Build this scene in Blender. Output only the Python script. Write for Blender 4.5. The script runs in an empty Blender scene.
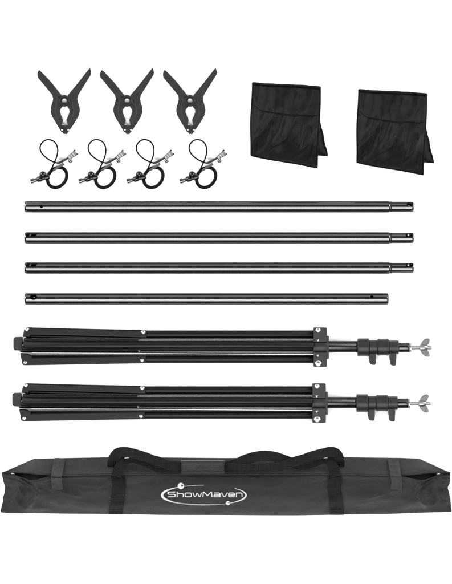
import bpy, bmesh, math, random
from mathutils import Vector, Matrix, noise

random.seed(4)
U = 0.002                     # metres per layout unit (2 mm)
CX, CY = 226.0, 292.0         # layout centre
scene = bpy.context.scene
C = bpy.data.collections.new('backdrop_kit')
scene.collection.children.link(C)
PI = math.pi


# ------------------------------------------------------------------ materials
def mat(name, color, rough=0.5, metal=0.0, spec=0.5, var=0.25, vscale=60.0, bump=0.0, bscale=400.0,
        sheen=0.0, coat=0.0, trans=0.0, edge=None, weave=0.0, wscale=900.0, rvar=0.08, ior=None):
    m = bpy.data.materials.new(name)
    m.use_nodes = True
    nt = m.node_tree
    N, L = nt.nodes, nt.links
    b = N['Principled BSDF']
    tc = N.new('ShaderNodeTexCoord')
    nz = N.new('ShaderNodeTexNoise')
    nz.inputs['Scale'].default_value = vscale
    nz.inputs['Detail'].default_value = 6
    L.new(tc.outputs['Object'], nz.inputs['Vector'])
    cr = N.new('ShaderNodeValToRGB')
    lo = [c * (1 - var) for c in color]
    hi = [c * (1 + var) for c in color]
    cr.color_ramp.elements[0].position = 0.3
    cr.color_ramp.elements[1].position = 0.7
    cr.color_ramp.elements[0].color = (*lo, 1)
    cr.color_ramp.elements[1].color = (*hi, 1)
    L.new(nz.outputs['Fac'], cr.inputs['Fac'])
    L.new(cr.outputs['Color'], b.inputs['Base Color'])
    mr = N.new('ShaderNodeMapRange')
    mr.inputs['To Min'].default_value = max(0.02, rough - rvar)
    mr.inputs['To Max'].default_value = min(1.0, rough + rvar)
    L.new(nz.outputs['Fac'], mr.inputs['Value'])
    L.new(mr.outputs['Result'], b.inputs['Roughness'])
    b.inputs['Metallic'].default_value = metal
    b.inputs['Specular IOR Level'].default_value = spec
    b.inputs['Sheen Weight'].default_value = sheen
    b.inputs['Sheen Roughness'].default_value = 0.4
    b.inputs['Coat Weight'].default_value = coat
    b.inputs['Transmission Weight'].default_value = trans
    if ior:
        b.inputs['IOR'].default_value = ior
    if edge is not None:
        b.inputs['Specular Tint'].default_value = (*edge, 1)
    last = None
    if bump:
        n2 = N.new('ShaderNodeTexNoise')
        n2.inputs['Scale'].default_value = bscale
        n2.inputs['Detail'].default_value = 4
        L.new(tc.outputs['Object'], n2.inputs['Vector'])
        bp = N.new('ShaderNodeBump')
        bp.inputs['Strength'].default_value = bump
        bp.inputs['Distance'].default_value = 0.002
        L.new(n2.outputs['Fac'], bp.inputs['Height'])
        last = bp
    if weave:
        wv = N.new('ShaderNodeTexWave')
        wv.bands_direction = 'X'
        wv.inputs['Scale'].default_value = wscale
        wv.inputs['Distortion'].default_value = 1.0
        L.new(tc.outputs['Object'], wv.inputs['Vector'])
        wv2 = N.new('ShaderNodeTexWave')
        wv2.bands_direction = 'Y'
        wv2.inputs['Scale'].default_value = wscale
        wv2.inputs['Distortion'].default_value = 1.0
        L.new(tc.outputs['Object'], wv2.inputs['Vector'])
        mx = N.new('ShaderNodeMath')
        mx.operation = 'ADD'
        L.new(wv.outputs['Fac'], mx.inputs[0])
        L.new(wv2.outputs['Fac'], mx.inputs[1])
        bp2 = N.new('ShaderNodeBump')
        bp2.inputs['Strength'].default_value = weave
        bp2.inputs['Distance'].default_value = 0.0008
        L.new(mx.outputs[0], bp2.inputs['Height'])
        if last:
            L.new(last.outputs['Normal'], bp2.inputs['Normal'])
        last = bp2
    if last:
        L.new(last.outputs['Normal'], b.inputs['Normal'])
    return m


def g(v):
    return (v, v, v)


M = {}
M['sheet'] = mat('white_sheet', g(0.9), rough=0.8, spec=0.1, var=0.01, vscale=8)
M['clamp'] = mat('dark_grey_nylon', (0.0062, 0.0062, 0.0066), rough=0.40, spec=0.27, var=0.35, vscale=90, bump=0.12, bscale=900)
M['pad'] = mat('black_rubber_pad', g(0.004), rough=0.6, spec=0.25, var=0.3)
M['spring'] = mat('dark_spring_steel', g(0.12), rough=0.35, metal=1.0, var=0.3)
M['silver'] = mat('zinc_plated_steel', g(0.27), rough=0.3, metal=1.0, var=0.12, vscale=250, bump=0.05, bscale=900)
M['zinc'] = mat('dull_zinc', g(0.11), rough=0.36, metal=1.0, var=0.3, vscale=260, bump=0.1, bscale=700)
M['rivet'] = mat('bright_steel', g(0.42), rough=0.33, metal=1.0, var=0.15, vscale=300)
M['pole'] = mat('gloss_black_tube', g(0.11), rough=0.13, metal=1.0, var=0.06, vscale=40, edge=g(0.1), rvar=0.02)
M['bore'] = mat('black_tube_bore', g(0.003), rough=0.6, spec=0.2, var=0.2)
M['stand'] = mat('satin_black_metal', g(0.0014), rough=0.36, spec=0.2, var=0.3, vscale=120, bump=0.012, bscale=500)
M['standgloss'] = mat('gloss_black_stand_tube', g(0.07), rough=0.2, metal=1.0, var=0.08, edge=g(0.2), rvar=0.03)
M['rod'] = mat('pale_line_metal', g(0.3), rough=0.25, metal=1.0, var=0.08, vscale=15)
M['plastic'] = mat('black_moulded_plastic', g(0.008), rough=0.42, spec=0.3, var=0.3, vscale=100, bump=0.08, bscale=800)
M['glossplastic'] = mat('gloss_black_plastic', g(0.0012), rough=0.16, spec=0.4, var=0.3)
M['rubber'] = mat('black_rubber_cap', g(0.008), rough=0.6, spec=0.25, var=0.3)
M['cord'] = mat('black_elastic_cord', g(0.0012), rough=0.4, spec=0.06, var=0.4, bump=0.2, bscale=1500)
M['clear'] = mat('clear_plastic', g(0.42), rough=0.22, spec=0.5, var=0.1, trans=0.35)
M['tip'] = mat('grey_metal_tip', g(0.13), rough=0.17, metal=1.0, var=0.25)
M['greytab'] = mat('grey_webbing', g(0.05), rough=0.7, spec=0.2, var=0.3)
M['sand'] = mat('black_oxford_cloth', (0.0008, 0.0008, 0.001), rough=0.25, spec=0.105, var=0.4, vscale=90, bump=0.08, bscale=260, weave=0.25, wscale=700)
M['sandtrim'] = mat('black_binding_tape', g(0.0010), rough=0.6, spec=0.1, var=0.3, weave=0.4, wscale=500)
M['bag'] = mat('charcoal_polyester', (0.0062, 0.0062, 0.0062), rough=0.42, spec=0.24, var=0.3, vscale=14, bump=0.5, bscale=330, weave=0.35, wscale=620)
M['bagin'] = mat('bag_lining', g(0.0085), rough=0.8, spec=0.1, var=0.3)
M['web'] = mat('black_webbing', g(0.0036), rough=0.6, spec=0.13, var=0.3, vscale=120, weave=0.9, wscale=120)
M['tab'] = mat('hook_loop_tab', g(0.0215), rough=0.75, spec=0.15, var=0.3, vscale=120, bump=0.2, bscale=900)
M['ink'] = mat('white_print', g(0.42), rough=0.6, spec=0.2, var=0.04)
M['inkgrey'] = mat('grey_print', g(0.05), rough=0.6, spec=0.2, var=0.04)


# ------------------------------------------------------------------ mesh helpers
def lerp(a, b, t):
    return a + (b - a) * t


def smooth(a, b, x):
    t = max(0.0, min(1.0, (x - a) / (b - a)))
    return t * t * (3 - 2 * t)


def interp(tab, x):
    if x <= tab[0][0]:
        return tab[0][1]
    for (x0, y0), (x1, y1) in zip(tab, tab[1:]):
        if x <= x1:
            t = (x - x0) / (x1 - x0)
            return lerp(y0, y1, t * t * (3 - 2 * t))
    return tab[-1][1]


def cat(pts, n=8, closed=False):
    P = [Vector(p) for p in pts]
    out = []
    k = len(P)
    segs = k if closed else k - 1
    for i in range(segs):
        if closed:
            p0, p1, p2, p3 = P[(i - 1) % k], P[i], P[(i + 1) % k], P[(i + 2) % k]
        else:
            p1, p2 = P[i], P[i + 1]
            p0 = P[i - 1] if i > 0 else p1 * 2 - p2
            p3 = P[i + 2] if i + 2 < k else p2 * 2 - p1
        for j in range(n):
            t = j / n
            out.append(0.5 * ((2 * p1) + (p2 - p0) * t + (2 * p0 - 5 * p1 + 4 * p2 - p3) * t * t
                              + (3 * p1 - p0 - 3 * p2 + p3) * t ** 3))
    if not closed:
        out.append(P[-1].copy())
    return out


class MB:
    """collects shapes in layout units: x right, y down the sheet, z up"""

    def __init__(self):
        self.v, self.f, self.m = [], [], []

    def add(self, vs, fs, mi=0):
        o = len(self.v)
        self.v += [tuple(p) for p in vs]
        for f in fs:
            self.f.append([i + o for i in f])
            self.m.append(mi)

    def prism(self, pts, z0, z1, mi=0):
        n = len(pts)
        vs = [(p[0], p[1], z1) for p in pts] + [(p[0], p[1], z0) for p in pts]
        fs = [list(range(n)), list(range(2 * n - 1, n - 1, -1))]
        for i in range(n):
            j = (i + 1) % n
            fs.append([i, n + i, n + j, j])
        self.add(vs, fs, mi)
        return self

    def box(self, x0, y0, z0, x1, y1, z1, mi=0):
        return self.prism([(x0, y0), (x1, y0), (x1, y1), (x0, y1)], z0, z1, mi)

    def frame(self, d):
        d = d.normalized()
        a = Vector((0, 0, 1)) if abs(d.z) < 0.9 else Vector((1, 0, 0))
        s = d.cross(a).normalized()
        return s, s.cross(d).normalized()

    def lathe(self, p0, p1, prof, n=32, cap=True, sx=1.0, sz=1.0, mi=0):
        """prof: (distance along the axis, radius)"""
        p0, p1 = Vector(p0), Vector(p1)
        d = (p1 - p0).normalized()
        s, t = self.frame(d)
        vs, fs = [], []
        for (a, r) in prof:
            for k in range(n):
                q = 2 * PI * k / n
                vs.append(p0 + d * a + s * (r * math.cos(q) * sx) + t * (r * math.sin(q) * sz))
        for i in range(len(prof) - 1):
            for k in range(n):
                k2 = (k + 1) % n
                fs.append([i * n + k, i * n + k2, (i + 1) * n + k2, (i + 1) * n + k])
        if cap:
            fs.append(list(range(n))[::-1])
            fs.append([(len(prof) - 1) * n + k for k in range(n)])
        self.add(vs, fs, mi)
        return self

    def tube(self, path, r, n=12, closed=False, mi=0):
        P = [Vector(p) for p in path]
        k = len(P)
        R = r if isinstance(r, (list, tuple)) else [r] * k
        vs, fs = [], []
        ref = None
        for i in range(k):
            if closed:
                d = P[(i + 1) % k] - P[(i - 1) % k]
            else:
                d = P[min(i + 1, k - 1)] - P[max(i - 1, 0)]
            d.normalize()
            if ref is None:
                s, t = self.frame(d)
            else:
                s = (ref - d * ref.dot(d)).normalized()
                t = s.cross(d)
            ref = s
            for j in range(n):
                q = 2 * PI * j / n
                vs.append(P[i] + s * (R[i] * math.cos(q)) + t * (R[i] * math.sin(q)))
        for i in range(k if closed else k - 1):
            i2 = (i + 1) % k
            for j in range(n):
                j2 = (j + 1) % n
                fs.append([i * n + j, i * n + j2, i2 * n + j2, i2 * n + j])
        if not closed:
            fs.append(list(range(n))[::-1])
            fs.append([(k - 1) * n + j for j in range(n)])
        self.add(vs, fs, mi)
        return self

    def ball(self, c, r, n=20, s=(1, 1, 1), mi=0):
        c = Vector(c)
        vs, fs = [], []
        m = n // 2
        vs.append(c + Vector((0, 0, r * s[2])))
        for i in range(1, m):
            a = PI * i / m
            for k in range(n):
                q = 2 * PI * k / n
                vs.append(c + Vector((r * math.sin(a) * math.cos(q) * s[0], r * math.sin(a) * math.sin(q) * s[1], r * math.cos(a) * s[2])))
        vs.append(c - Vector((0, 0, r * s[2])))
        e = len(vs) - 1
        for k in range(n):
            k2 = (k + 1) % n
            fs.append([0, 1 + k, 1 + k2])
            fs.append([e, 1 + (m - 2) * n + k2, 1 + (m - 2) * n + k])
        for i in range(m - 2):
            for k in range(n):
                k2 = (k + 1) % n
                fs.append([1 + i * n + k, 1 + (i + 1) * n + k, 1 + (i + 1) * n + k2, 1 + i * n + k2])
        self.add(vs, fs, mi)
        return self

    def grid(self, fn, nu, nv, mi=0):
        vs = [fn(i / nu, j / nv) for j in range(nv + 1) for i in range(nu + 1)]
        fs = []
        for j in range(nv):
            for i in range(nu):
                a = j * (nu + 1) + i
                fs.append([a, a + 1, a + nu + 2, a + nu + 1])
        self.add(vs, fs, mi)
        return self

    def ribbon(self, path, width, th=0.8, wv=None, mi=0, edge=None, nc=4, ripple=0.0, roll=0.0):
        """flat webbing strip; wv: width direction per path point or None for in-plane perpendicular"""
        P = [Vector(p) for p in path]
        k = len(P)
        vs, fs = [], []
        ring = 2 * (nc + 1)
        for i in range(k):
            d = (P[min(i + 1, k - 1)] - P[max(i - 1, 0)]).normalized()
            if wv is None:
                w = Vector((-d.y, d.x, 0)).normalized()
            else:
                w = Vector(wv[i] if isinstance(wv, list) else wv).normalized()
            if roll:
                q = roll * noise.noise(P[i] * 0.05 + Vector((3, 1, 7))) * 2 * min(1.0, max(0.0, (abs(P[i].x - 203) - 21) / 16)) * math.sin(PI * i / (k - 1))
                w = (w * math.cos(q) + Vector((0, 0, 1)) * math.sin(q)).normalized()
            nrm = w.cross(d).normalized()
            if nrm.z < 0:
                nrm = -nrm
            W = width[i] if isinstance(width, (list, tuple)) else width
            top, bot = [], []
            for c in range(nc + 1):
                t = c / nc - 0.5
                p = P[i] + w * (W * t)
                bow = 0.35 * (1 - (2 * t) ** 2)
                e = 0.5 if c in (0, nc) else 1.0
                rp = ripple * noise.noise(p * 0.15)
                top.append(p + nrm * (bow + th * 0.5 * e + rp))
                bot.append(p + nrm * (bow - th * 0.5 * e + rp))
            vs += top + bot[::-1]
        for i in range(k - 1):
            for j in range(ring):
                j2 = (j + 1) % ring
                fs.append([i * ring + j, i * ring + j2, (i + 1) * ring + j2, (i + 1) * ring + j])
        fs.append(list(range(ring))[::-1])
        fs.append([(k - 1) * ring + j for j in range(ring)])
        self.add(vs, fs, mi)
        return self

    def build(self, name, mats, parent=None, org=(CX, CY), bevel=0.0, seg=2, ang=35, solid=0.0, subd=0, recalc=True):
        ox, oy = org
        me = bpy.data.meshes.new(name)
        me.from_pydata([((x - ox) * U, (oy - y) * U, z * U) for x, y, z in self.v], [], self.f)
        mats = mats if isinstance(mats, (list, tuple)) else [mats]
        for m in mats:
            me.materials.append(m)
        me.polygons.foreach_set('material_index', self.m)
        bm = bmesh.new()
        bm.from_mesh(me)
        bmesh.ops.remove_doubles(bm, verts=bm.verts, dist=1e-6)
        if recalc:
            bmesh.ops.recalc_face_normals(bm, faces=bm.faces)
        bm.to_mesh(me)
        bm.free()
        me.polygons.foreach_set('use_smooth', [True] * len(me.polygons))
        me.set_sharp_from_angle(angle=math.radians(ang))
        o = bpy.data.objects.new(name, me)
        C.objects.link(o)
        if parent:
            o.parent = parent
        if solid:
            s = o.modifiers.new('solid', 'SOLIDIFY')
            s.thickness = solid * U
            s.offset = 0
        if bevel:
            b = o.modifiers.new('bevel', 'BEVEL')
            b.width = bevel * U
            b.segments = seg
            b.limit_method = 'ANGLE'
            b.angle_limit = math.radians(40)
            b.harden_normals = True
        if subd:
            s = o.modifiers.new('sub', 'SUBSURF')
            s.levels = s.render_levels = subd
        return o


def thing(name, label, category, org, group=None):
    o = bpy.data.objects.new(name, None)
    C.objects.link(o)
    o.empty_display_size = 0.02
    o.location = ((org[0] - CX) * U, (CY - org[1]) * U, 0)
    o['label'] = label
    o['category'] = category
    if group:
        o['group'] = group
    return o


def dup(root, dx, dy, label):
    """copy a thing with its parts and sub-parts, moved by dx, dy layout units"""
    r = root.copy()
    C.objects.link(r)
    r.location = root.location + Vector((dx * U, -dy * U, 0))
    r['label'] = label
    for ch in list(root.children):
        c = ch.copy()
        C.objects.link(c)
        c.parent = r
        for s in list(ch.children):
            d = s.copy()
            C.objects.link(d)
            d.parent = c
    return r


def cut(o, cutters):
    """real holes: subtract cutter shapes from a part"""
    for mb, org in cutters:
        c = mb.build('cutter', M['bore'], org=org)
        c.parent = o.parent
        md = o.modifiers.new('hole', 'BOOLEAN')
        md.object = c
        md.operation = 'DIFFERENCE'
        md.solver = 'EXACT'
        bpy.context.view_layer.update()
        dg = bpy.context.evaluated_depsgraph_get()
        me = bpy.data.meshes.new_from_object(o.evaluated_get(dg))
        o.modifiers.clear()
        old = o.data
        o.data = me
        bpy.data.meshes.remove(old)
        cm = c.data
        bpy.data.objects.remove(c)
        bpy.data.meshes.remove(cm)
    o.data.polygons.foreach_set('use_smooth', [True] * len(o.data.polygons))
    o.data.set_sharp_from_angle(angle=math.radians(30))
    o.data.name = o.name


# ------------------------------------------------------------------ the surface
def surface():
    mb = MB()
    mb.grid(lambda u, v: (CX - 6000 + 12000 * u, CY - 6000 + 12000 * v, 0.0), 8, 8)
    o = mb.build('ground', M['sheet'])
    o['kind'] = 'structure'
    o['label'] = 'plain pure white sheet under the whole kit'


surface()


# ------------------------------------------------------------------ spring clamps
def make_clamp():
    k = 6.457
    org = (30 + 222 / k, 62 + 300 / k)
    t = thing('spring_clamp', 'leftmost of the three dark grey plastic spring clamps, handles spread in a V', 'clamp', org, 'spring clamps in a row')

    def z(pts):
        return [(30 + x / k, 62 + y / k) for x, y in pts]

    pivot = z([(220, 250)])[0]

    def arm(handle_in, handle_out, mirror):
        low = [(205, 216), (194, 224), (184, 238), (181, 254), (187, 270), (197, 281), (210, 286), (202, 294), (194, 306), (191, 320), (202, 350), (213, 376), (206, 394), (203, 416), (209, 452), (203, 456)]
        out = [(170, 400), (140, 350), (131, 318), (133, 290), (142, 262), (148, 236), (140, 210)]
        if mirror:
            low = [(446 - x, y) for x, y in low]
            out = [(452 - x, y) for x, y in out]
        pts = handle_in + low + out + handle_out
        pts = z(pts)
        # soften the outline a little
        dense = []
        n = len(pts)
        for i in range(n):
            p, q, r = Vector(pts[i - 1]), Vector(pts[i]), Vector(pts[(i + 1) % n])
            a = q + (p - q) * min(0.3, 0.8 / max((p - q).length, 1e-3))
            b = q + (r - q) * min(0.3, 0.8 / max((r - q).length, 1e-3))
            for s in (0.0, 0.5, 1.0):
                dense.append(a * (1 - s) ** 2 + q * 2 * s * (1 - s) + b * s * s)
        return dense

    la = arm([(54, 52), (60, 51), (76, 66), (130, 122)], [(47, 98), (45, 74)], False)
    ra = arm([(390, 46), (386, 36), (374, 50), (312, 130)], [(393, 80), (395, 64)], True)
    for outline in (la, ra):
        mb = MB()
        mb.prism(outline, 0.0, 5.0)
        o = mb.build('clamp_arm', M['clamp'], t, org, bevel=1.0, seg=4)
    # ribs along the grips and the shoulder of each jaw
    for s_, pts in ((0, [(62, 72), (128, 146), (168, 196)]), (1, [(382, 62), (330, 138), (284, 200)])):
        path = [(p[0], p[1], 4.95) for p in z(pts)]
        MB().tube(cat(path, 8), 0.42, n=8).build('grip_rib', M['clamp'], t, org)
    for s_ in (-1, 1):
        pts = [(222 + s_ * 46, 236), (222 + s_ * 52, 262), (222 + s_ * 56, 292), (222 + s_ * 60, 322), (222 + s_ * 50, 358), (222 + s_ * 32, 396)]
        MB().tube(cat([(p[0], p[1], 4.85) for p in z(pts)], 6), 0.42, n=8).build('jaw_rib', M['clamp'], t, org)
    # pivot sleeve, hollow
    mb = MB()
    r = 5.75
    prof = [(0, 2.5), (0, r), (4.9, r), (5.4, r - 0.5), (5.4, 3.3), (4.6, 2.9), (4.2, 2.5), (0, 2.5)]
    mb.lathe((*pivot, 0), (*pivot, 10), prof, n=40, cap=False)
    sl = mb.build('pivot_sleeve', M['pad'], t, org)
    mb = MB()
    q = z([(185, 222), (254, 222), (262, 231), (262, 270), (254, 279), (186, 279), (178, 270), (178, 231)])
    ring = [(pivot[0] + 5.8 * math.cos(2 * PI * i / 40), pivot[1] + 5.8 * math.sin(2 * PI * i / 40)) for i in range(40)]
    for i in range(8):
        p0, p1 = Vector(q[i]), Vector(q[(i + 1) % 8])
        c = Vector(pivot)
        a0, a1 = (p0 - c).normalized() * 5.2 + c, (p1 - c).normalized() * 5.2 + c
        if (p0 - c).length > 5.3 and (p1 - c).length > 5.3:
            mb.prism([p0, p1, a1, a0], 1.0, 5.25)
    if mb.v:
        mb.build('pivot_lug', M['clamp'], t, org)
    hx = []
    for i in range(90):
        a = i / 90 * 2 * PI * 3
        hx.append((pivot[0] + 4.5 * math.cos(a), pivot[1] + 4.5 * math.sin(a), 5.2 + 0.8 * i / 90))
    hx.append((pivot[0] + 7.6, pivot[1] + 5.0, 5.2))
    MB().tube(hx, 0.38, n=8).build('spring', M['clamp'], t, org)
    # swivel pads and their rivets
    for s in (-1, 1):
        mb = MB()
        mb.prism(z([(226 + s * a, b) for a, b in ((1, 410), (20, 408), (22, 420), (21, 440), (14, 460), (8, 466), (1, 466))]), 0.3, 5.6)
        p = mb.build('jaw_pad', M['pad'], t, org, bevel=0.4)
        rx, ry = z([(227 + s * 20, 439)])[0]
        MB().lathe((rx, ry, 4.0), (rx, ry, 8), [(0, 1.0), (2.0, 1.0), (2.35, 0.7), (2.5, 0.25)], n=16).build('rivet', M['rivet'], p, org)
        tx, ty = z([(227 + s * 17, 402)])[0]
        MB().box(tx - 1.3, ty - 1.0, 0.5, tx + 1.3, ty + 1.0, 3.6).build('pad_tooth', M['rivet'], p, org, bevel=0.3)
    return t


cl = make_clamp()
dup(cl, 62.8, 0, 'middle one of the three dark grey plastic spring clamps')
dup(cl, 125.8, 0, 'rightmost of the three dark grey plastic spring clamps, nearest the sandbags')


# ------------------------------------------------------------------ elastic cord clips
def make_cord_clip():
    k = 60 / 452.0
    org = (25 + 200 * k, 133 + 300 * k)
    t = thing('cord_clip', 'leftmost of the four black elastic cord clips with ring and clear clip', 'cord clip', org, 'elastic cord clips in a row')

    def z(x, y, h):
        return (25 + x * k, 133 + y * k, h)

    path = cat([z(172, 322, 2.6), z(195, 275, 3.6), z(222, 216, 3.4), z(240, 165, 1.6), z(243, 115, 0.8), z(226, 73, 0.75), z(192, 51, 0.75),
                z(152, 52, 0.75), z(120, 80, 0.75), z(111, 115, 0.75), z(123, 150, 0.75), z(152, 181, 0.75), z(190, 206, 0.9), z(226, 221, 1.3), z(250, 224, 1.7)], 10)
    MB().tube(path, 0.78, n=10).build('cord', M['cord'], t, org)
    # bungee ring, tilted oval
    ring = []
    a0 = math.radians(-52)
    for i in range(72):
        q = 2 * PI * i / 72
        ex, ey = 82 * math.cos(q), 66 * math.sin(q)
        ring.append(z(240 + ex * math.cos(a0) - ey * math.sin(a0), 334 + ex * math.sin(a0) + ey * math.cos(a0), 1.75))
    MB().tube(ring, 1.72, n=16, closed=True).build('bungee_ring', M['cord'], t, org)
    # grey tail of the ring
    MB().ribbon(cat([z(212, 283, 3.9), z(245, 259, 4.1), z(290, 232, 3.2)], 5), [2.0 + 0.07 * i for i in range(11)], th=0.9).build('cord_tail', M['greytab'], t, org)
    # toggle: barrel, knob ball, metal tip
    ax0, ax1 = z(185, 326, 2.9), z(30, 366, 2.9)
    mb = MB()
    mb.lathe(ax0, ax1, [(0, 1.4), (0.4, 2.4), (2.5, 2.9), (5.0, 2.9), (5.6, 2.3), (8.2, 2.3), (8.8, 3.0), (12.2, 2.9), (13.0, 2.4)], n=28)
    tg = mb.build('toggle', M['glossplastic'], t, org, ang=40)
    MB().ball(z(133, 312, 4.2), 3.5, n=24).build('toggle_ball', M['glossplastic'], tg, org)
    mb = MB()
    mb.lathe(ax0, ax1, [(13.0, 1.7), (13.4, 1.9), (16.3, 2.0), (16.5, 2.7), (19.6, 2.75), (20.0, 2.2)], n=28)
    mb.build('metal_tip', M['tip'], tg, org, ang=40)
    # clasp rod and clear clip
    MB().tube(cat([z(232, 222, 1.9), z(250, 224, 2.0), z(290, 207, 2.2), z(330, 181, 2.6)], 6),
              [0.8 + 0.3 * min(1, i / 8) for i in range(19)], n=10).build('clasp_rod', M['plastic'], t, org)
    d = Vector((55, -40)).normalized()
    n = Vector((-d.y, d.x))
    c0 = Vector((326, 188))

    def q(a, b):
        p = c0 + d * a + n * b
        return (25 + p.x * k, 133 + p.y * k)

    mb = MB()
    mb.prism([q(-6, -14), q(30, -20), q(66, -22), q(72, -16), q(72, 16), q(66, 22), q(30, 18), q(-6, 12)], 0.2, 1.6)
    mb.prism([q(2, -12), q(34, -17), q(60, -18), q(60, 18), q(34, 15), q(2, 10)], 2.8, 4.0)
    cp = mb.build('clear_clip', M['clear'], t, org, bevel=0.3)
    mb = MB()
    for a in (18, 36, 54):
        mb.prism([q(a, -18), q(a + 4, -18), q(a + 4, 16), q(a, 16)], 1.55, 4.5)
    mb.prism([q(0, -13), q(60, -21), q(60, -17.5), q(0, -9.5)], 1.55, 4.4)
    mb.prism([q(0, 8), q(60, 16), q(60, 20), q(0, 11.5)], 1.55, 4.4)
    mb.prism([q(60, -26), q(78, -24), q(78, -13), q(62, -14)], 1.0, 4.6)
    mb.prism([q(66, 10), q(78, 8), q(78, 20), q(66, 22)], 1.0, 4.2)
    mb.build('clip_spring', M['tip'], cp, org, bevel=0.2)
    mb = MB()
    mb.ball((*q(-2, 27), 2.0), 2.0, n=18, s=(1.1, 0.9, 0.95))
    mb.tube([(*q(-2, 26), 2.2), (*q(14, 12), 2.6)], 0.9, n=10)
    mb.build('clip_lever', M['tip'], cp, org)
    # thin clear sleeve over the cord end
    MB().prism([z(246, 192, 0)[:2], z(268, 181, 0)[:2], z(300, 186, 0)[:2], z(292, 196, 0)[:2], z(262, 204, 0)[:2]], 0.1, 0.7).build('clear_sleeve', M['clear'], t, org, bevel=0.2)
    return t


cc = make_cord_clip()
dup(cc, 48.2, 0, 'second from the left of the four black elastic cord clips')
dup(cc, 96.4, 0, 'third from the left of the four black elastic cord clips')
dup(cc, 149.3, 0, 'rightmost of the four black elastic cord clips, nearest the sandbags')


# ------------------------------------------------------------------ sandbags
def make_sandbag():
    org = (287.0, 125.0)
    t = thing('sandbag', 'black fabric saddle sandbag with pocket flap, left of the pair', 'sandbag', org, 'empty black sandbags')
    TL, TR, BR, BL = Vector((252.2, 82.4)), Vector((320.2, 87.0)), Vector((317.4, 168.0)), Vector((250.6, 155.2))

    def base(u, v):
        p = TL.lerp(TR, u).lerp(BL.lerp(BR, u), v)
        # slightly wavy outline
        ex = math.sin(v * 7 + 1.0) * 0.5 * (1 - u) + math.sin(v * 6) * 0.45 * u
        ey = math.sin(u * 5.5 + 0.5) * 0.45
        return p.x + ex, p.y + ey

    def zf(u, v):
        lift = 7.0 * (1 - smooth(0.72, 1.0, v)) + 0.2
        bul = 10.0 * max(0.0, math.sin(PI * u)) ** 0.55 * max(0.0, math.sin(PI * min(1.0, v))) ** 0.5
        x, y = base(u, v)
        w = 0.0
        for (sl, fr, am, ph) in ((0.9, 0.42, 1.7, 0.0), (0.35, 0.75, 0.7, 2.0)):
            w += am * (1 - 2 * abs(math.sin(0.5 * ((x + sl * y) * fr * 0.55 + ph + 2.2 * noise.noise(Vector((x * 0.05, y * 0.03, ph)))))))
        w *= smooth(0.32, 0.55, v) * (1 - smooth(0.85, 1.0, v)) + 0.25
        w += 2.4 * noise.noise(Vector((x * 0.09, y * 0.045, 3.3)))
        w *= smooth(0, 0.1, u) * smooth(0, 0.1, 1 - u) * smooth(0, 0.08, v) * smooth(0, 0.1, 1 - v)
        return lift + 1.2 + bul + w

    mb = MB()
    mb.grid(lambda u, v: (*base(u, v), zf(u, v)), 56, 60)
    mb.grid(lambda u, v: (*base(u, v), min(7.0 * (1 - smooth(0.72, 1.0, v)) + 0.1, zf(u, v) - 0.8)), 28, 30)
    mb.build('front_pouch', M['sand'], t, org, recalc=False)

    # rear pouch under it, its corner showing at the right
    ptab = [(0, 319.0), (0.45, 319.6), (0.75, 323.6), (1.0, 327.7)]

    def back(u, v):
        xr = interp(ptab, v)
        xl = lerp(256, 259, v)
        y = lerp(lerp(86, 90, u), lerp(147, 155.6, u), v)
        return lerp(xl, xr, u), y

    mb = MB()
    mb.grid(lambda u, v: (*back(u, v), 0.7 + 5.2 * max(0, math.sin(PI * u)) ** 0.5 * max(0, math.sin(PI * v)) ** 0.5), 30, 30)
    mb.grid(lambda u, v: (*back(u, v), 0.05), 10, 10)
    mb.build('rear_pouch', M['sand'], t, org, recalc=False)
    # edge binding of the rear pouch
    pth = [Vector((*back(1.0, v / 12), 0.9)) for v in range(4, 13)] + [Vector((*back(1 - u / 12, 1.0), 0.9)) for u in range(1, 7)]
    MB().tube(pth, 0.85, n=8).build('edge_binding', M['sandtrim'], t, org)

    # flap over the pocket
    def vflap(u):
        return interp([(0, 0.30), (0.15, 0.375), (0.55, 0.40), (0.85, 0.385), (1.0, 0.36)], u)

    def flap(u, s):
        uu = 0.015 + 0.97 * u
        v = lerp(0.035, vflap(uu), s)
        x, y = base(uu, v)
        return (x, y, zf(uu, v) + 0.5 + 1.0 * smooth(0.5, 1.0, s) * math.sin(PI * uu) ** 0.5)

    MB().grid(flap, 48, 22).build('pocket_flap', M['sand'], t, org, solid=0.5, recalc=False)
    # stitched hem of the flap
    hem = [Vector(flap(0.06 + 0.88 * i / 40, 1.0)) for i in range(41)]
    MB().tube([p + Vector((0, 0.0, -0.15)) for p in hem], 0.5, n=8).build('flap_hem', M['sandtrim'], t, org)
    # binding on the four edges of the front pouch, thick roll along the top
    edge = []
    for i in range(31):
        edge.append((*base(1.0, i / 30), zf(1.0, i / 30)))
    for i in range(1, 31):
        edge.append((*base(1 - i / 30, 1.0), zf(1 - i / 30, 1.0)))
    for i in range(1, 31):
        edge.append((*base(0.0, 1 - i / 30), zf(0.0, 1 - i / 30)))
    MB().tube(edge, 0.8, n=8).build('edge_binding', M['sandtrim'], t, org)
    top = [(*base(i / 30, 0.012), zf(i / 30, 0.012) + 0.3) for i in range(31)]
    MB().tube(top, [1.35 + 0.12 * math.sin(i * 0.9) for i in range(31)], n=10).build('top_fold', M['sandtrim'], t, org)
    return t


sb = make_sandbag()
dup(sb, 106.2, 6.9, 'black fabric saddle sandbag with pocket flap, right of the pair')


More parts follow.
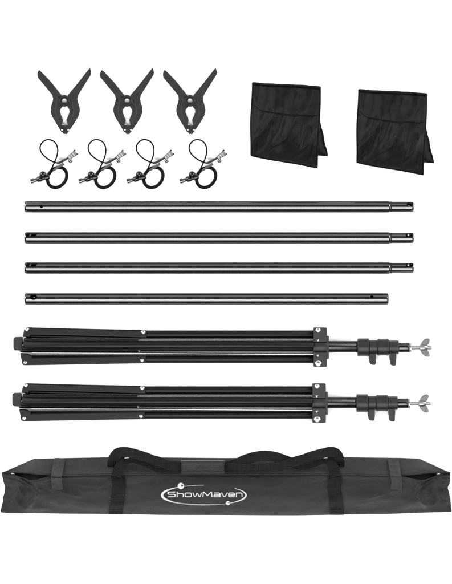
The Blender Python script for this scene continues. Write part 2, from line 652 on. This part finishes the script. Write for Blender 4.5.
# ------------------------------------------------------------------ crossbar tubes
def make_pole(y, label, kind):
    x0, x1 = 24.3, 390.5
    org = (206, y)
    R = 5.72
    t = thing('crossbar_tube', label, 'tube', org, 'crossbar tubes laid in parallel')
    end = 388.6 if kind == 'short' else x1
    zc = R

    def hollow(xa, xb, r, rin, roundl=0.5, roundr=0.5):
        n = xb - xa
        steps = [6, 12, 20, 30, n - 30, n - 20, n - 12, n - 6] if n > 80 else [n * 0.3, n * 0.6, n * 0.8]
        prof = [(0.0, r - 1.5), (0.2, r - 0.95), (0.6, r - 0.4), (1.4, r - 0.06), (2.2, r)] + [(s, r) for s in steps] + [(n - 2.2, r), (n - 1.4, r - 0.06), (n - 0.6, r - 0.4), (n - 0.2, r - 0.95), (n, r - 1.5)]
        inner = [(n, rin), (n - 4, rin), (4, rin), (0, rin)]
        mb = MB()
        mb.lathe((xa, y, zc), (xb, y, zc), prof, n=72, cap=False, mi=0)
        mb.lathe((xa, y, zc), (xb, y, zc), inner, n=72, cap=False, mi=1)
        mb.lathe((xa, y, zc), (xb, y, zc), [(0, rin), (0, r - 1.5)], n=72, cap=False, mi=0)
        mb.lathe((xa, y, zc), (xb, y, zc), [(n, r - 1.5), (n, rin)], n=72, cap=False, mi=0)
        return mb

    body = hollow(x0, end, R, R - 1.9).build('tube', [M['pole'], M['bore']], t, org, ang=25)

    def hole(hx, hy, rx, ry=None, depth=6.0):
        ry = ry or rx
        mb = MB()
        pts = [(hx + rx * math.cos(2 * PI * i / 32), hy + ry * math.sin(2 * PI * i / 32)) for i in range(32)]
        mb.prism(pts, zc + 0.6, zc + 12)
        return (mb, org)

    def slot(xa, xb, ya, yb):
        mb = MB()
        r = (yb - ya) / 2
        yc = (ya + yb) / 2
        pts = [(xb - r + r * math.sin(PI * i / 10), yc - r * math.cos(PI * i / 10)) for i in range(11)]
        pts += [(xa + r - r * math.sin(PI * i / 10), yc + r * math.cos(PI * i / 10)) for i in range(11)]
        mb.prism(pts, zc + 0.6, zc + 12)
        return (mb, org)

    if kind == 'hole':
        cut(body, [hole(41.6, y + 0.1, 1.5)])
    elif kind == 'slot':
        cut(body, [(MB().prism([(32.0, y - 4.9), (37.6, y - 4.6), (36.2, y - 1.6), (30.4, y - 1.4)], zc + 0.6, zc + 12), org), (MB().prism([(26.6, y - 4.9), (30.6, y - 4.9), (29.0, y - 1.4), (25.6, y - 1.4)], zc + 0.6, zc + 12), org)])
    else:
        cut(body, [hole(33.6, y - 1.8, 3.7, 2.8), hole(371.8, y - 2.2, 1.7, 1.45)])
        MB().lathe((34.4, y - 1.2, zc - 1), (34.4, y - 1.2, zc + 6), [(0, 1.2), (3.2, 1.2), (3.8, 0.8), (4.1, 0.2)], n=18).build('snap_button', M['tip'], t, org)
    if kind != 'short':
        r = R - 0.55
        sp = hollow(x1 - 6, 413.8, r, r - 1.9, roundl=0.3, roundr=1.2).build('spigot_end', [M['pole'], M['bore']], t, org, ang=25)
        # groove ring where the spigot leaves the tube
        MB().lathe((x1, y, zc), (x1 + 1.5, y, zc), [(0, r + 0.1), (0.2, r + 0.25), (1.2, r + 0.25), (1.5, r + 0.1)], n=48).build('joint_ring', M['bore'], sp, org)
        if kind == 'hole':
            cut(sp, [slot(406.6, 416, y - 4.9, y - 0.6)])
            bx, by = 408.6, y - 0.3
        else:
            cut(sp, [slot(409.2, 416, y - 4.9, y - 1.2), hole(407.5, y - 2.6, 1.9)])
            bx, by = 408.2, y - 2.7
        MB().lathe((bx, by, zc - 1), (bx, by, zc + 8), [(0, 1.05), (5.2, 1.05), (5.9, 0.75), (6.15, 0.2)], n=20).build('snap_button', M['silver'], sp, org)
    return t


make_pole(206.8, 'topmost of the four long glossy black tubes, small round hole near its left end', 'hole')
make_pole(237.9, 'second from the top of the four glossy black tubes, slotted left end', 'slot')
make_pole(268.0, 'third from the top of the four glossy black tubes, slotted left end', 'slot')
make_pole(298.9, 'lowest and shortest of the four glossy black tubes, without a narrowed right end', 'short')


# ------------------------------------------------------------------ light stands
def make_stand():
    org = (220.0, 346.5)
    t = thing('light_stand', 'upper of the two folded black light stands with silver wing nut', 'light stand', org, 'folded light stands')
    yc, zc = 346.7, 9.0

    def cyl(name, xa, xb, r, m, par=t, y=yc, zz=zc, bev=0.5, n=40):
        L = xb - xa
        return MB().lathe((xa, y, zz), (xb, y, zz), [(0, r - bev), (bev * 0.4, r - bev * 0.3), (bev, r), (L - bev, r), (L - bev * 0.4, r - bev * 0.3), (L, r - bev)], n=n).build(name, m, par, org, ang=40)

    # centre column with the middle leg lying over it
    cyl('centre_column', 20, 357.6, 5.65, M['standgloss'])
    # rubber cap
    mb = MB()
    mb.prism([(13.6, 338.2), (15.2, 337), (22.6, 336.9), (22.6, 350.6), (15.2, 350.4), (13.6, 349.0)], zc - 6.5, zc + 6.3)
    mb.build('end_cap', M['rubber'], t, org, bevel=1.0, seg=3)

    def channel(pts, z0, z1, name, par=t, m='stand', bev=1.2):
        return MB().prism(pts, z0, z1).build(name, M[m], par, org, bevel=bev, seg=4)

    def bolt(x, y, z0, r, par, m='rivet'):
        mb = MB()
        mb.lathe((x, y, z0), (x, y, z0 + 3), [(0, r), (0.5, r), (1.0, r * 0.78), (1.25, r * 0.35), (1.3, 0.05)], n=24)
        mb.box(x - r * 0.65, y - 0.16, z0 + 1.0, x + r * 0.65, y + 0.16, z0 + 1.36)
        return mb.build('bolt', M[m], par, org)

    # upper side leg: tube, brace plate on its outer half
    up = cyl('leg', 26, 314, 4.1, M['stand'], y=334.4, zz=6.2)
    ub = channel([(24.4, 328.2), (26.4, 327.2), (80, 328.6), (146.2, 329.9), (147, 338.0), (80, 336.0), (31, 335.0), (30, 337.4), (22.6, 337.0)], 6.5, 12.0, 'brace')
    bolt(26.9, 329.4, 11.9, 2.1, ub)
    bolt(143.4, 332.2, 11.9, 2.2, ub)
    # lower side leg
    lo = cyl('leg', 26, 314, 4.0, M['stand'], y=359.2, zz=6.2)
    lb = channel([(20.2, 352.8), (27, 353.4), (31.8, 355.2), (32, 357.4), (80, 356.6), (146, 355.4), (146.4, 363.2), (80, 364.3), (24, 365.4), (22.4, 364.4)], 6.5, 12.0, 'brace')
    bolt(25.6, 362.6, 11.9, 1.8, lb)
    bolt(142.2, 360.5, 11.9, 1.8, lb)
    # middle leg on top of the column
    mid = cyl('leg', 23.5, 313.5, 4.0, M['stand'], y=345.2, zz=15.2)
    mb = MB()
    mb.prism([(24, 337.4), (33, 338.8), (80, 339.3), (141, 339.2), (141, 351.4), (80, 351.2), (33, 351.3), (24, 350.4)], 8.0, 13.2)
    mbr = mb.build('brace', M['stand'], t, org, bevel=0.9, seg=3)
    bolt(139.4, 340.4, 13.1, 1.15, mbr, 'tip')
    bolt(139.2, 350.6, 13.1, 1.25, mbr, 'tip')
    # thin added rods whose shine stands in for pale lines between the legs
    for (xa, ya, xb, yb, rr, zz, m) in ((140, 340.2, 313.5, 340.1, 0.9, 13.0, 'rod'), (140, 351.0, 313.5, 351.6, 0.7, 12.5, 'standgloss'),
                                        (32, 352.6, 140, 353.2, 0.75, 11.5, 'rod'), (140, 353.2, 313.5, 354.3, 0.95, 11.5, 'rod')):
        MB().tube([(xa, ya, zz), (xb, yb, zz)], rr, n=14).build('pale_line_rod', M[m], t, org)
    # thin dark strips beside the upper leg
    channel([(31, 335.7), (139, 337.9), (139, 338.9), (31, 336.7)], 9.5, 12.4, 'strut_bar', t, bev=0.3)

    # sliding hub: two blocks and a flange around the column
    hub = cyl('hub', 312.8, 328.2, 7.6, M['plastic'], bev=0.6)
    for (ya, yb, bx, by, br, sx, sy) in ((327.4, 342.2, 318.0, 330.4, 2.4, 317.7, 339.9), (352.0, 366.7, 318.2, 363.5, 3.1, 317.7, 355.2)):
        blk = channel([(313.3, ya), (326.8, ya), (326.8, yb), (313.3, yb)], 2.0, 16.5, 'hub_block', hub, 'plastic', bev=0.9)
        bolt(bx, by, 16.4, br, hub)
        bolt(sx, sy, 16.4, 1.5, hub, 'silver')
    channel([(326.5, 335.9), (328.7, 335.9), (328.7, 358.8), (326.5, 358.8)], 3.0, 16.0, 'hub_flange', hub, 'plastic', bev=0.4)

    # locking collars
    def collar(name, spans):
        mb = MB()
        prof = []
        xs = spans[0][0]
        for (xa, xb, r) in spans:
            prof += [(xa - xs, r - 0.5), (xa - xs + 0.5, r), (xb - xs - 0.5, r), (xb - xs, r - 0.5)]
        mb.lathe((xs, 347.2, zc), (spans[-1][1], 347.2, zc), prof, n=44)
        return mb.build(name, M['plastic'], t, org, ang=40)

    c1 = collar('locking_collar', [(357.4, 369.0, 8.9), (369.0, 377.2, 7.3)])
    c2 = collar('locking_collar', [(377.2, 388.8, 8.2), (388.8, 398.7, 6.9)])
    # raised clamp bands around the collars
    for par, x, ra in ((c1, 358.6, 9.1), (c1, 367.0, 9.1), (c2, 378.4, 8.4), (c2, 386.6, 8.4)):
        MB().lathe((x, 347.2, zc), (x + 1.1, 347.2, zc), [(0, ra - 0.3), (0.2, ra), (0.9, ra), (1.1, ra - 0.3)], n=44).build('collar_rib', M['plastic'], par, org)
    for par, xa, xb, ya, yb in ((c1, 368.6, 376.0, 353.2, 365.0), (c2, 389.2, 396.3, 352.0, 365.8)):
        pts = [(xa + 0.6, ya), (xb - 0.3, ya), (xb, ya + 4), (xb - 0.4, yb - 0.9), (xb - 1.6, yb), (xa + 2.4, yb - 0.4), (xa + 1.1, yb - 1.4), (xa, ya + 4.5)]
        kb = MB().prism(pts, zc - 3.0, zc + 3.4).build('lock_knob', M['plastic'], par, org, bevel=1.1, seg=3)
        MB().prism([(xa + 2.6, ya + 3.4), (xb - 3.2, ya + 3.2), (xb - 3.4, yb - 2.0), (xa + 3.0, yb - 2.2)], zc + 3.3, zc + 3.9).build('knob_grip', M['rubber'], kb, org, bevel=0.3)
    # inner tube, stud, washer, wing nut
    cyl('upper_tube', 397, 409.2, 4.75, M['standgloss'], y=347.4)
    st = cyl('stud', 408, 432.0, 2.05, M['rivet'], y=347.6, bev=0.5)
    MB().lathe((409.2, 347.6, zc), (411.4, 347.6, zc), [(0, 4.9), (0.3, 5.3), (1.7, 5.3), (2.1, 4.9)], n=36).build('washer', M['rivet'], st, org)
    mb = MB()
    for i in range(26):
        x = 412.2 + i * 0.74
        mb.lathe((x, 347.6, zc), (x + 0.6, 347.6, zc), [(0, 2.0), (0.3, 2.35), (0.6, 2.0)], n=24)
    mb.build('stud_thread', M['rivet'], st, org)
    wn = MB().lathe((419.6, 347.6, zc), (427.4, 347.6, zc), [(0, 3.1), (0.4, 3.5), (3.6, 3.3), (7.0, 2.9), (7.6, 2.5)], n=28).build('wing_nut', M['silver'], t, org, ang=40)
    for s in (-1, 1):
        pts = cat([(421.2, 347.6 + s * 2.0), (421.0, 347.6 + s * 4.4), (422.6, 347.6 + s * 6.8), (425.4, 347.6 + s * 8.8), (428.4, 347.6 + s * 9.2), (429.8, 347.6 + s * 7.8), (429.2, 347.6 + s * 5.6), (427.0, 347.6 + s * 2.0)], 5, closed=True)
        MB().prism([(p.x, p.y) for p in pts] if len(pts[0]) > 1 else pts, zc - 1.3, zc + 1.3).build('wing', M['zinc'], wn, org, bevel=0.5, seg=3)
    return t


ls = make_stand()
dup(ls, -1.1, 55.8, 'lower of the two folded black light stands, just above the duffel bag')


# ------------------------------------------------------------------ duffel bag
def make_bag():
    org = (226.0, 486.0)
    t = thing('duffel_bag', 'long charcoal duffel bag with carry straps and white oval printed logo', 'duffel bag', org)
    YB = [(0, 512.8), (6, 513.4), (80, 514.2), (180, 515.4), (290, 515.8), (380, 514.4), (440, 512.8), (452, 512.2)]
    YR = [(0, 472.2), (14, 472.4), (60, 474.6), (110, 473.6), (226, 473.2), (340, 473.6), (395, 474.8), (436, 472.6), (452, 472.3)]
    YT = [(0, 472.0), (3, 471.3), (32.7, 458.4), (33.5, 458.3), (64, 457.6), (120, 456.6), (226, 457.6), (330, 456.6), (400, 457.4), (419.9, 458.2), (420.6, 458.5), (449, 471.4), (452, 472.0)]

    def yt(x):
        # straight segments
        for (x0, y0), (x1, y1) in zip(YT, YT[1:]):
            if x0 <= x <= x1:
                return lerp(y0, y1, (x - x0) / (x1 - x0))
        return 472.0

    def yb(x):
        return interp(YB, x)

    def yr(x):
        return interp(YR, x)

    def dip(x):
        a = 6.4 * smooth(4, 29, x) * (1 - smooth(29, 54, x))
        b = 6.2 * smooth(398, 424, x) * (1 - smooth(424, 448, x))
        return a + b

    XL = [(472, 2.0), (474, 1.8), (480, 3.2), (486.6, 5.0), (492, 4.4), (498, 3.0), (513, 0.2)]
    XR = [(472, 450.4), (481, 450.0), (487.6, 447.8), (494, 449.4), (500, 450.6), (512, 452.2)]

    def zr(x):
        return 11 + 19 * smooth(-4, 46, min(x, 452 - x))

    def xmap(x, y):
        """squeeze a nominal 0..452 position between the wavy ends at this y"""
        xl, xr = interp(XL, y), interp(XR, y)
        return lerp(xl, xr, x / 452.0)

    CL = [(470, 10), (478, 19), (486, 28), (493, 33.5), (500, 32), (506, 28.5), (514, 24)]
    CR = [(470, 442), (478, 433), (486, 424), (492, 418.5), (500, 421.5), (506, 425), (514, 431)]

    def zfront(x, y):
        top = yr(x) + dip(x)
        v = max(0.0, min(1.0, (yb(x) - y) / (yb(x) - top)))
        z = zr(x) * (v * (1.55 - 0.55 * v)) - dip(x) * 0.55 * v
        # hem rounding and belly
        z += 2.6 * math.sin(PI * min(1, v * 1.02)) ** 0.8
        # rounded shoulder at the ridge
        z -= 1.6 * smooth(0.86, 1.0, v) ** 2
        # gusset creases at the two ends
        for crease, s in ((CL, 1), (CR, -1)):
            d = (interp(crease, y) - x) * s
            fall = 1 - smooth(0, 60, -d) if d < 0 else 1
            z += 3.6 * math.exp(-(d / 3.0) ** 2) * smooth(0.05, 0.3, v) * (1 - smooth(0.85, 1, v))
            if d > 0:
                z -= 1.5 * math.sin(min(1, d / 20) * PI) * smooth(0, 0.3, v)
        # slow wrinkles, quieter in the printed middle
        q = 0.6 + 0.5 * smooth(60, 120, abs(x - 226))
        z += q * 2.0 * noise.noise(Vector((x * 0.022, y * 0.09, 1.7))) * smooth(0, 0.2, v)
        z += q * 1.1 * noise.noise(Vector((x * 0.07, y * 0.16, 7.7))) * smooth(0, 0.2, v) * (1 - smooth(0.9, 1, v))
        xe = min(x, 452 - x)
        for (xa, ya, xb2, yb2, am) in ((40, 486, 92, 500, 1.0), (58, 497, 104, 506, 0.8), (10, 482, 24, 500, 1.2), (128, 483, 152, 480, 0.9), (8, 496, 22, 508, 1.0)):
            fx, fy = xb2 - xa, yb2 - ya
            ln = math.hypot(fx, fy)
            al = ((xe - xa) * fx + (y - ya) * fy) / ln
            ac = ((xe - xa) * -fy + (y - ya) * fx) / ln
            z += am * math.exp(-(ac / 1.7) ** 2) * smooth(-4, ln * 0.4, al) * (1 - smooth(ln * 0.6, ln + 4, al))
        e = smooth(0, 40, min(x, 452 - x))
        z += (1 - e) * 2.4 * noise.noise(Vector((x * 0.11, y * 0.11, 4.1))) * smooth(0, 0.2, v)
        return max(0.15, z + 0.15)

    def front(u, v):
        x = 452 * u
        y = lerp(yb(x), yr(x) + dip(x), v)
        z = zfront(x, y)
        return (xmap(x, y), y, z)

    MB().grid(front, 300, 44).build('front_panel', M['bag'], t, org, recalc=False)

    # top panel: overhangs the front at the two open ends
    def ztop(x, s):
        z0 = zr(x) + 1.1
        e = smooth(2, 36, min(x, 452 - x))
        z = z0 - (12.0 * e) * s ** 1.2 + 1.0 * e * math.sin(PI * s)
        z += 1.8 * noise.noise(Vector((x * 0.03, s * 1.5, 9.1))) * math.sin(PI * (0.15 + 0.7 * s))
        return z

    def top(u, s):
        x = 452 * u
        y0 = yr(x)
        y1 = min(yt(x), y0 - 0.15)
        y = lerp(y0, y1, s)
        return (xmap(x, 472), y, ztop(x, s) - 1.2 * (1 - smooth(0, 0.12, s)))

    tp = MB().grid(top, 300, 16).build('top_panel', M['bag'], t, org, solid=0.5, recalc=False)

    # back and base close the volume
    def back(u, s):
        x = 452 * u
        y1 = min(yt(x), yr(x) - 0.15)
        if s < 0.35:
            k = s / 0.35
            return (xmap(x, 472), y1 + 1.5 * k, lerp(ztop(x, 1.0), 0.1, k))
        k = (s - 0.35) / 0.65
        y = lerp(y1 + 1.5, yb(x), k)
        return (xmap(x, max(472, y)), y, 0.1)

    MB().grid(back, 120, 20).build('back_panel', M['bag'], t, org, recalc=False)
    # end panels: seal between front and base at both short sides
    for u in (0.0, 1.0):
        mb = MB()
        ys = [lerp(512, 472.4, i / 16) for i in range(17)]
        mb.grid(lambda a, b: (front(u, b)[0] + (0.25 if u == 0 else -0.25), front(u, b)[1], lerp(0.1, front(u, b)[2] + 0.1, a)), 4, 24)
        mb.build('end_panel', M['bag'], t, org, recalc=False)
    # lining seen in the open ends
    for (a, b) in ((2, 60), (392, 450)):
        def lin(u, s, a=a, b=b):
            x = lerp(a, b, u)
            yl = yr(x) + dip(x) + 0.4
            y = lerp(yl, max(yr(x) - 5.0, min(yt(x) + 0.4, yr(x) - 0.1)), s)
            zz = lerp(zfront(x, yl) - 0.8, max(1.0, zr(x) - 16.0), s ** 0.7)
            return (xmap(x, max(472, y)), y, min(zz, zr(x) - 0.7))
        MB().grid(lin, 50, 10).build('lining', M['bagin'], t, org, recalc=False)
    # piping along the ridge, its paler colour standing in for the ridge highlight
    rp = [(xmap(x, 473), yr(x) - 0.25, zr(x) + 0.55) for x in range(62, 391, 4)]
    MB().tube(rp, 0.5, n=8).build('piping', M['tab'], t, org)
    for (xa, s) in ((11.5, 1), (439.5, -1)):
        xx = xa
        mb = MB()
        mb.box(xx, yr(xx) - 0.1, zr(xx) - 1.0, xx + s * 2.6, yr(xx) + 1.1, zr(xx) + 0.6)
        mb.ball((xx + s * 3.1, yr(xx) + 1.0, zr(xx) - 0.1), 0.55, n=12)
        mb.build('zip_pull', M['silver'], t, org, bevel=0.25)

    # hook-and-loop tabs across the openings
    def tab(p_top, p_bot, w):
        n = 22
        pts = []
        for i in range(n + 1):
            k = i / n
            x, y = lerp(p_top[0], p_bot[0], k), lerp(p_top[1], p_bot[1], k)
            if y < yr(x):
                s = (yr(x) - y) / (yr(x) - yt(x))
                z = ztop(x, min(1, s)) + 0.9
            else:
                z = max(zfront(x, y), zr(x) - 1.25 * (y - yr(x)) * 0.8) + 1.0
            pts.append((xmap(x, max(472, y)), y, z))
        pts = [(px_, py_, pz_ + 1.5) for px_, py_, pz_ in pts]
        mb = MB().ribbon(pts, w, th=1.1, wv=(1, 0.06, 0))
        return mb.build('closure_tab', M['tab'], t, org)

    tab((58.7, 457.9), (53.9, 488.4), 11.0)
    tab((393.5, 457.9), (398.4, 488.4), 11.0)

    # carry straps: webbing up the front, over the ridge and into the handles
    def strap(xb_, xt_, w):
        def fn(u, v):
            y = lerp(yb(xb_) - 0.1, 473.4, v)
            x = lerp(xb_, xt_, v) + w * (u - 0.5)
            return (xmap(x, y), y, zfront(x, y) + 0.75 + 0.25 * (1 - (2 * u - 1) ** 2) + (0.9 if v > 0.97 else 0))
        return MB().grid(fn, 10, 40).build('front_strap', M['web'], t, org, solid=0.7, recalc=False)

    st1 = strap(115.4, 117.6, 13.6)
    st2 = strap(337.0, 334.6, 13.6)
    # bar-tack stitch boxes on the straps
    for par, xx in ((st1, 116.4), (st2, 336.0)):
        mb = MB()
        for yy in (477.5, 494, 497, 509.5):
            pts = [(xx - 5.4 + i * 1.2, yy, zfront(xx - 5.4 + i * 1.2, yy) + 1.45) for i in range(10)]
            mb.tube(pts, 0.22, n=6)
        mb.build('stitching', M['bagin'], par, org)

    def handle(path, w, rip=0.5):
        p = cat(path, 10)
        return MB().ribbon(p, w, th=0.9, nc=5, ripple=rip).build('handle', M['web'], t, org)

    # front handle (from the front straps)
    hf = cat([(117.2, 475.5, 31.6), (119.4, 468, 33), (124.5, 460, 35), (132.5, 456.5, 36.2), (144, 459.6, 35.6), (157, 465.4, 34.8), (169, 467.6, 34.8), (182, 466, 35), (204, 465.6, 35), (222, 466, 35),
              (234, 463.6, 35.4), (246, 458.2, 36), (260, 454.6, 37), (274, 455.4, 37), (288, 460.4, 35.6), (300, 463.4, 35), (312, 461.2, 35.2), (322, 457.6, 36), (328.6, 459.2, 35.6), (332.6, 466, 33.6), (335, 475.5, 31.6)], 8)
    MB().ribbon(hf, 10.4, th=0.9, nc=5, ripple=1.2, roll=0.75).build('handle', M['web'], t, org)
    hb = cat([(112.8, 466, 25), (113.6, 458.6, 32), (118.4, 451.6, 37), (128, 450.6, 39.6), (143, 454.6, 40), (159, 460, 38.6), (171, 464, 37.4), (182, 465, 37), (204, 465, 37), (222, 465.4, 37),
              (236, 466.8, 37.2), (250, 467.2, 37.8), (266, 466.4, 38.8), (281, 464.4, 39.6), (296, 459.6, 39.6), (310, 455, 39.8), (322, 451.8, 40), (331, 450.2, 39.4), (336.6, 453.2, 36), (338.8, 459.6, 31), (339.2, 466, 25)], 8)
    MB().ribbon([p + Vector((0, 0, 2.5)) for p in hb], 9.8, th=0.9, nc=5, ripple=1.4, roll=0.6).build('handle', M['web'], t, org)
    # bright bars added to stand in for glints where the handles fold
    for x in (127.6, 324.6):
        MB().lathe((x - 2.4, 456.6, 40.6), (x + 2.4, 456.0, 40.6), [(0, 0.25), (0.4, 0.4), (4.4, 0.4), (4.8, 0.25)], n=12).build('fold_glint', M['rivet'], t, org)

    # padded grip around both handles
    def grip(u, v):
        x = lerp(181.2, 224.8, u)
        y = lerp(459.0, 472.2, v)
        e = (max(0, 1 - abs(2 * v - 1) ** 4)) ** 0.5
        f = (max(0, 1 - abs(2 * u - 1) ** 16)) ** 0.5
        return (x, y, 38.6 + 5.4 * e * (0.6 + 0.4 * f) + 0.5 * noise.noise(Vector((x * 0.12, y * 0.2, 2))))
    gp = MB().grid(grip, 40, 16).build('grip_pad', M['bag'], t, org, solid=0.8, recalc=False)
    mb = MB()
    for (ua, ub, va, vb) in ((0.04, 0.96, 0.86, 0.86), (0.04, 0.96, 0.14, 0.14), (0.04, 0.04, 0.14, 0.86), (0.96, 0.96, 0.14, 0.86)):
        pts = [Vector(grip(lerp(ua, ub, i / 24), lerp(va, vb, i / 24))) + Vector((0, 0, 0.45)) for i in range(25)]
        mb.tube(pts, 0.2, n=6)
    mb.build('stitching', M['tab'], gp, org)

    # ---------------- printed logo on the front panel
    kx = 1 / 4.52

    def at(zx, zy, lift):
        x, y = 155 + zx * kx, 475 + zy * kx
        xi = x
        return (x, y, zfront(xi, y) + lift)

    def stroke(mb, pts, w, lift=0.35, mi=0):
        """flat printed line through enlarged-picture points; w: width or list"""
        P = [Vector(p) for p in pts]
        k = len(P)
        vs, fs = [], []
        for i in range(k):
            if i == 0:
                n = P[1] - P[0]
                n = Vector((-n.y, n.x)).normalized()
                off = n
            elif i == k - 1:
                n = P[-1] - P[-2]
                off = Vector((-n.y, n.x)).normalized()
            else:
                a = (P[i] - P[i - 1]).normalized()
                b = (P[i + 1] - P[i]).normalized()
                na, nb = Vector((-a.y, a.x)), Vector((-b.y, b.x))
                m = na + nb
                if m.length < 0.3:
                    off = na
                else:
                    m.normalize()
                    off = m / max(0.5, m.dot(na))
            W = w[i] if isinstance(w, list) else w
            l, r = P[i] + off * W / 2, P[i] - off * W / 2
            vs += [at(l.x, l.y, lift), at(r.x, r.y, lift)]
        for i in range(k - 1):
            fs.append([2 * i, 2 * i + 1, 2 * i + 3, 2 * i + 2])
        mb.add(vs, fs, mi)

    T, X, B = 73.0, 77.5, 95.0      # cap line, x line, base line
    mid = (X + B) / 2
    letters = [
        # S
        [[(92, T), (64, T), (59.5, T + 3), (59.5, 80), (63, 83.5), (88, 83.5), (92, 87), (92, B - 3), (88, B), (58, B)]],
        # h
        [[(101, T - 2), (101, B + 2)], [(101, X + 2), (124, X + 2), (128.5, X + 6), (128.5, B + 2)]],
        # o
        [[(150, X), (141, X), (136.5, X + 3.5), (136.5, B - 3.5), (141, B), (161, B), (165, B - 3.5), (165, X + 3.5), (161, X), (149, X)]],
        # w
        [[(172, X - 2), (179, B - 0.5), (183, B - 0.5), (190, X + 1), (193, X + 1), (200, B - 0.5), (204, B - 0.5), (211, X - 2)]],
        # M
        [[(217, B + 2), (219, T + 1), (223, T + 1), (236, 89), (239, 89), (252, T + 1), (256, T + 1), (258, B + 2)]],
        # a
        [[(268, X), (290, X), (294, X + 3.5), (294, B), (270, B), (266, B - 3), (266, B - 5), (270, mid + 0.8), (294, mid + 0.8)]],
        # v
        [[(300, X - 2), (312, B - 0.5), (316, B - 0.5), (328, X - 2)]],
        # e
        [[(334, mid + 0.8), (359, mid + 0.8), (359, X + 3.5), (355, X), (337, X), (333, X + 3.5), (333, B - 3.5), (337, B), (360, B)]],
        # n
        [[(368, B + 2), (368, X), (388, X), (393, X + 4), (393, B + 2)]],
    ]
    mb = MB()
    for L in letters:
        for pl in L:
            # resample so the print follows the cloth
            d = [Vector(pl[0])]
            for p, q in zip(pl, pl[1:]):
                p, q = Vector(p), Vector(q)
                n = max(1, int((q - p).length / 8))
                for i in range(1, n + 1):
                    d.append(p.lerp(q, i / n))
            stroke(mb, d, 4.2)
    lg = mb.build('logo_lettering', M['ink'], t, org, recalc=False)

    mb = MB()
    cx0, cy0, rx, ry = 222.0, 88.0, 189.0, 47.0

    def arc(a0, a1, wfun, n=60, cy=cy0, rx_=rx, ry_=ry, lift=0.3, rot=0.0, cx=cx0):
        pts, ws = [], []
        for i in range(n + 1):
            s = i / n
            a = math.radians(lerp(a0, a1, s))
            pts.append((cx + rx_ * math.cos(a), cy - ry_ * math.sin(a)))
            ws.append(wfun(s))
        stroke(mb, pts, ws, lift)

    # left crescent: thin over the top, heavy at the left, thin under the word
    arc(90, 300, lambda s: 1.3 + 9.5 * max(0, math.sin(PI * min(1, max(0, (s - 0.12) / 0.62)))) ** 1.6, 90)
    # second line under the word
    arc(232, 292, lambda s: 0.4 + 1.5 * math.sin(PI * s), 40, cy=84.5, ry_=47.5, lift=0.35)
    # right crescent
    arc(300, 403, lambda s: 1.8 + 5.5 * math.sin(PI * s) ** 1.5, 60)
    ov = mb.build('logo_oval', M['ink'], t, org, recalc=False)

    def disc(zx, zy, r, name, m, lift, par):
        b = MB()
        vs = [at(zx, zy, lift)] + [at(zx + r * math.cos(2 * PI * i / 28), zy + r * math.sin(2 * PI * i / 28), lift) for i in range(28)]
        b.add(vs, [[0, 1 + i, 1 + (i + 1) % 28] for i in range(28)])
        return b.build(name, m, par, org, recalc=False)

    disc(118, 45, 14.5, 'logo_ball', M['ink'], 0.45, ov)
    disc(123.5, 43, 5.0, 'logo_ball_shade', M['inkgrey'], 0.55, ov)
    disc(330, 125, 10.0, 'logo_ball', M['ink'], 0.45, ov)
    disc(334, 123, 3.0, 'logo_ball_shade', M['inkgrey'], 0.55, ov)
    return t


make_bag()


# ------------------------------------------------------------------ camera
cam = bpy.data.cameras.new('camera')
co = bpy.data.objects.new('camera', cam)
C.objects.link(co)
H = 8.0
co.location = (0, 0, H)
co.rotation_euler = (0, 0, 0)
cam.sensor_fit = 'VERTICAL'
cam.sensor_height = 24.0
cam.lens = 24.0 * (H - 0.012) / (584 * U)
cam.clip_end = 100
scene.camera = co


# ------------------------------------------------------------------ studio light
def soft(name, loc, sx, sy, radiance, target=(0, 0, 0)):
    l = bpy.data.lights.new(name, 'AREA')
    l.shape = 'RECTANGLE'
    l.size, l.size_y = sx, sy
    l.energy = radiance * sx * sy * PI
    o = bpy.data.objects.new(name, l)
    C.objects.link(o)
    o.location = loc
    d = Vector(target) - Vector(loc)
    o.rotation_euler = d.to_track_quat('-Z', 'Y').to_euler()
    return o


soft('softbox_key', (0, -2.75, 5.6), 6.0, 5.0, 6.5)
soft('softbox_rear', (0, 5.5, 3.2), 8.0, 5.0, 1.15)
soft('fill_side', (-5.2, 2.4, 3.0), 5.0, 5.0, 9.5)  # unseen lamps added left and right to fill the shadows
soft('fill_side', (5.2, 2.4, 3.0), 5.0, 5.0, 7.5)

w = bpy.data.worlds.new('World')
scene.world = w
w.use_nodes = True
w.node_tree.nodes['Background'].inputs['Color'].default_value = (1, 1, 1, 1)
w.node_tree.nodes['Background'].inputs['Strength'].default_value = 0.12

scene.view_settings.view_transform = 'Standard'
scene.view_settings.look = 'None'
scene.view_settings.exposure = 0
scene.view_settings.gamma = 1
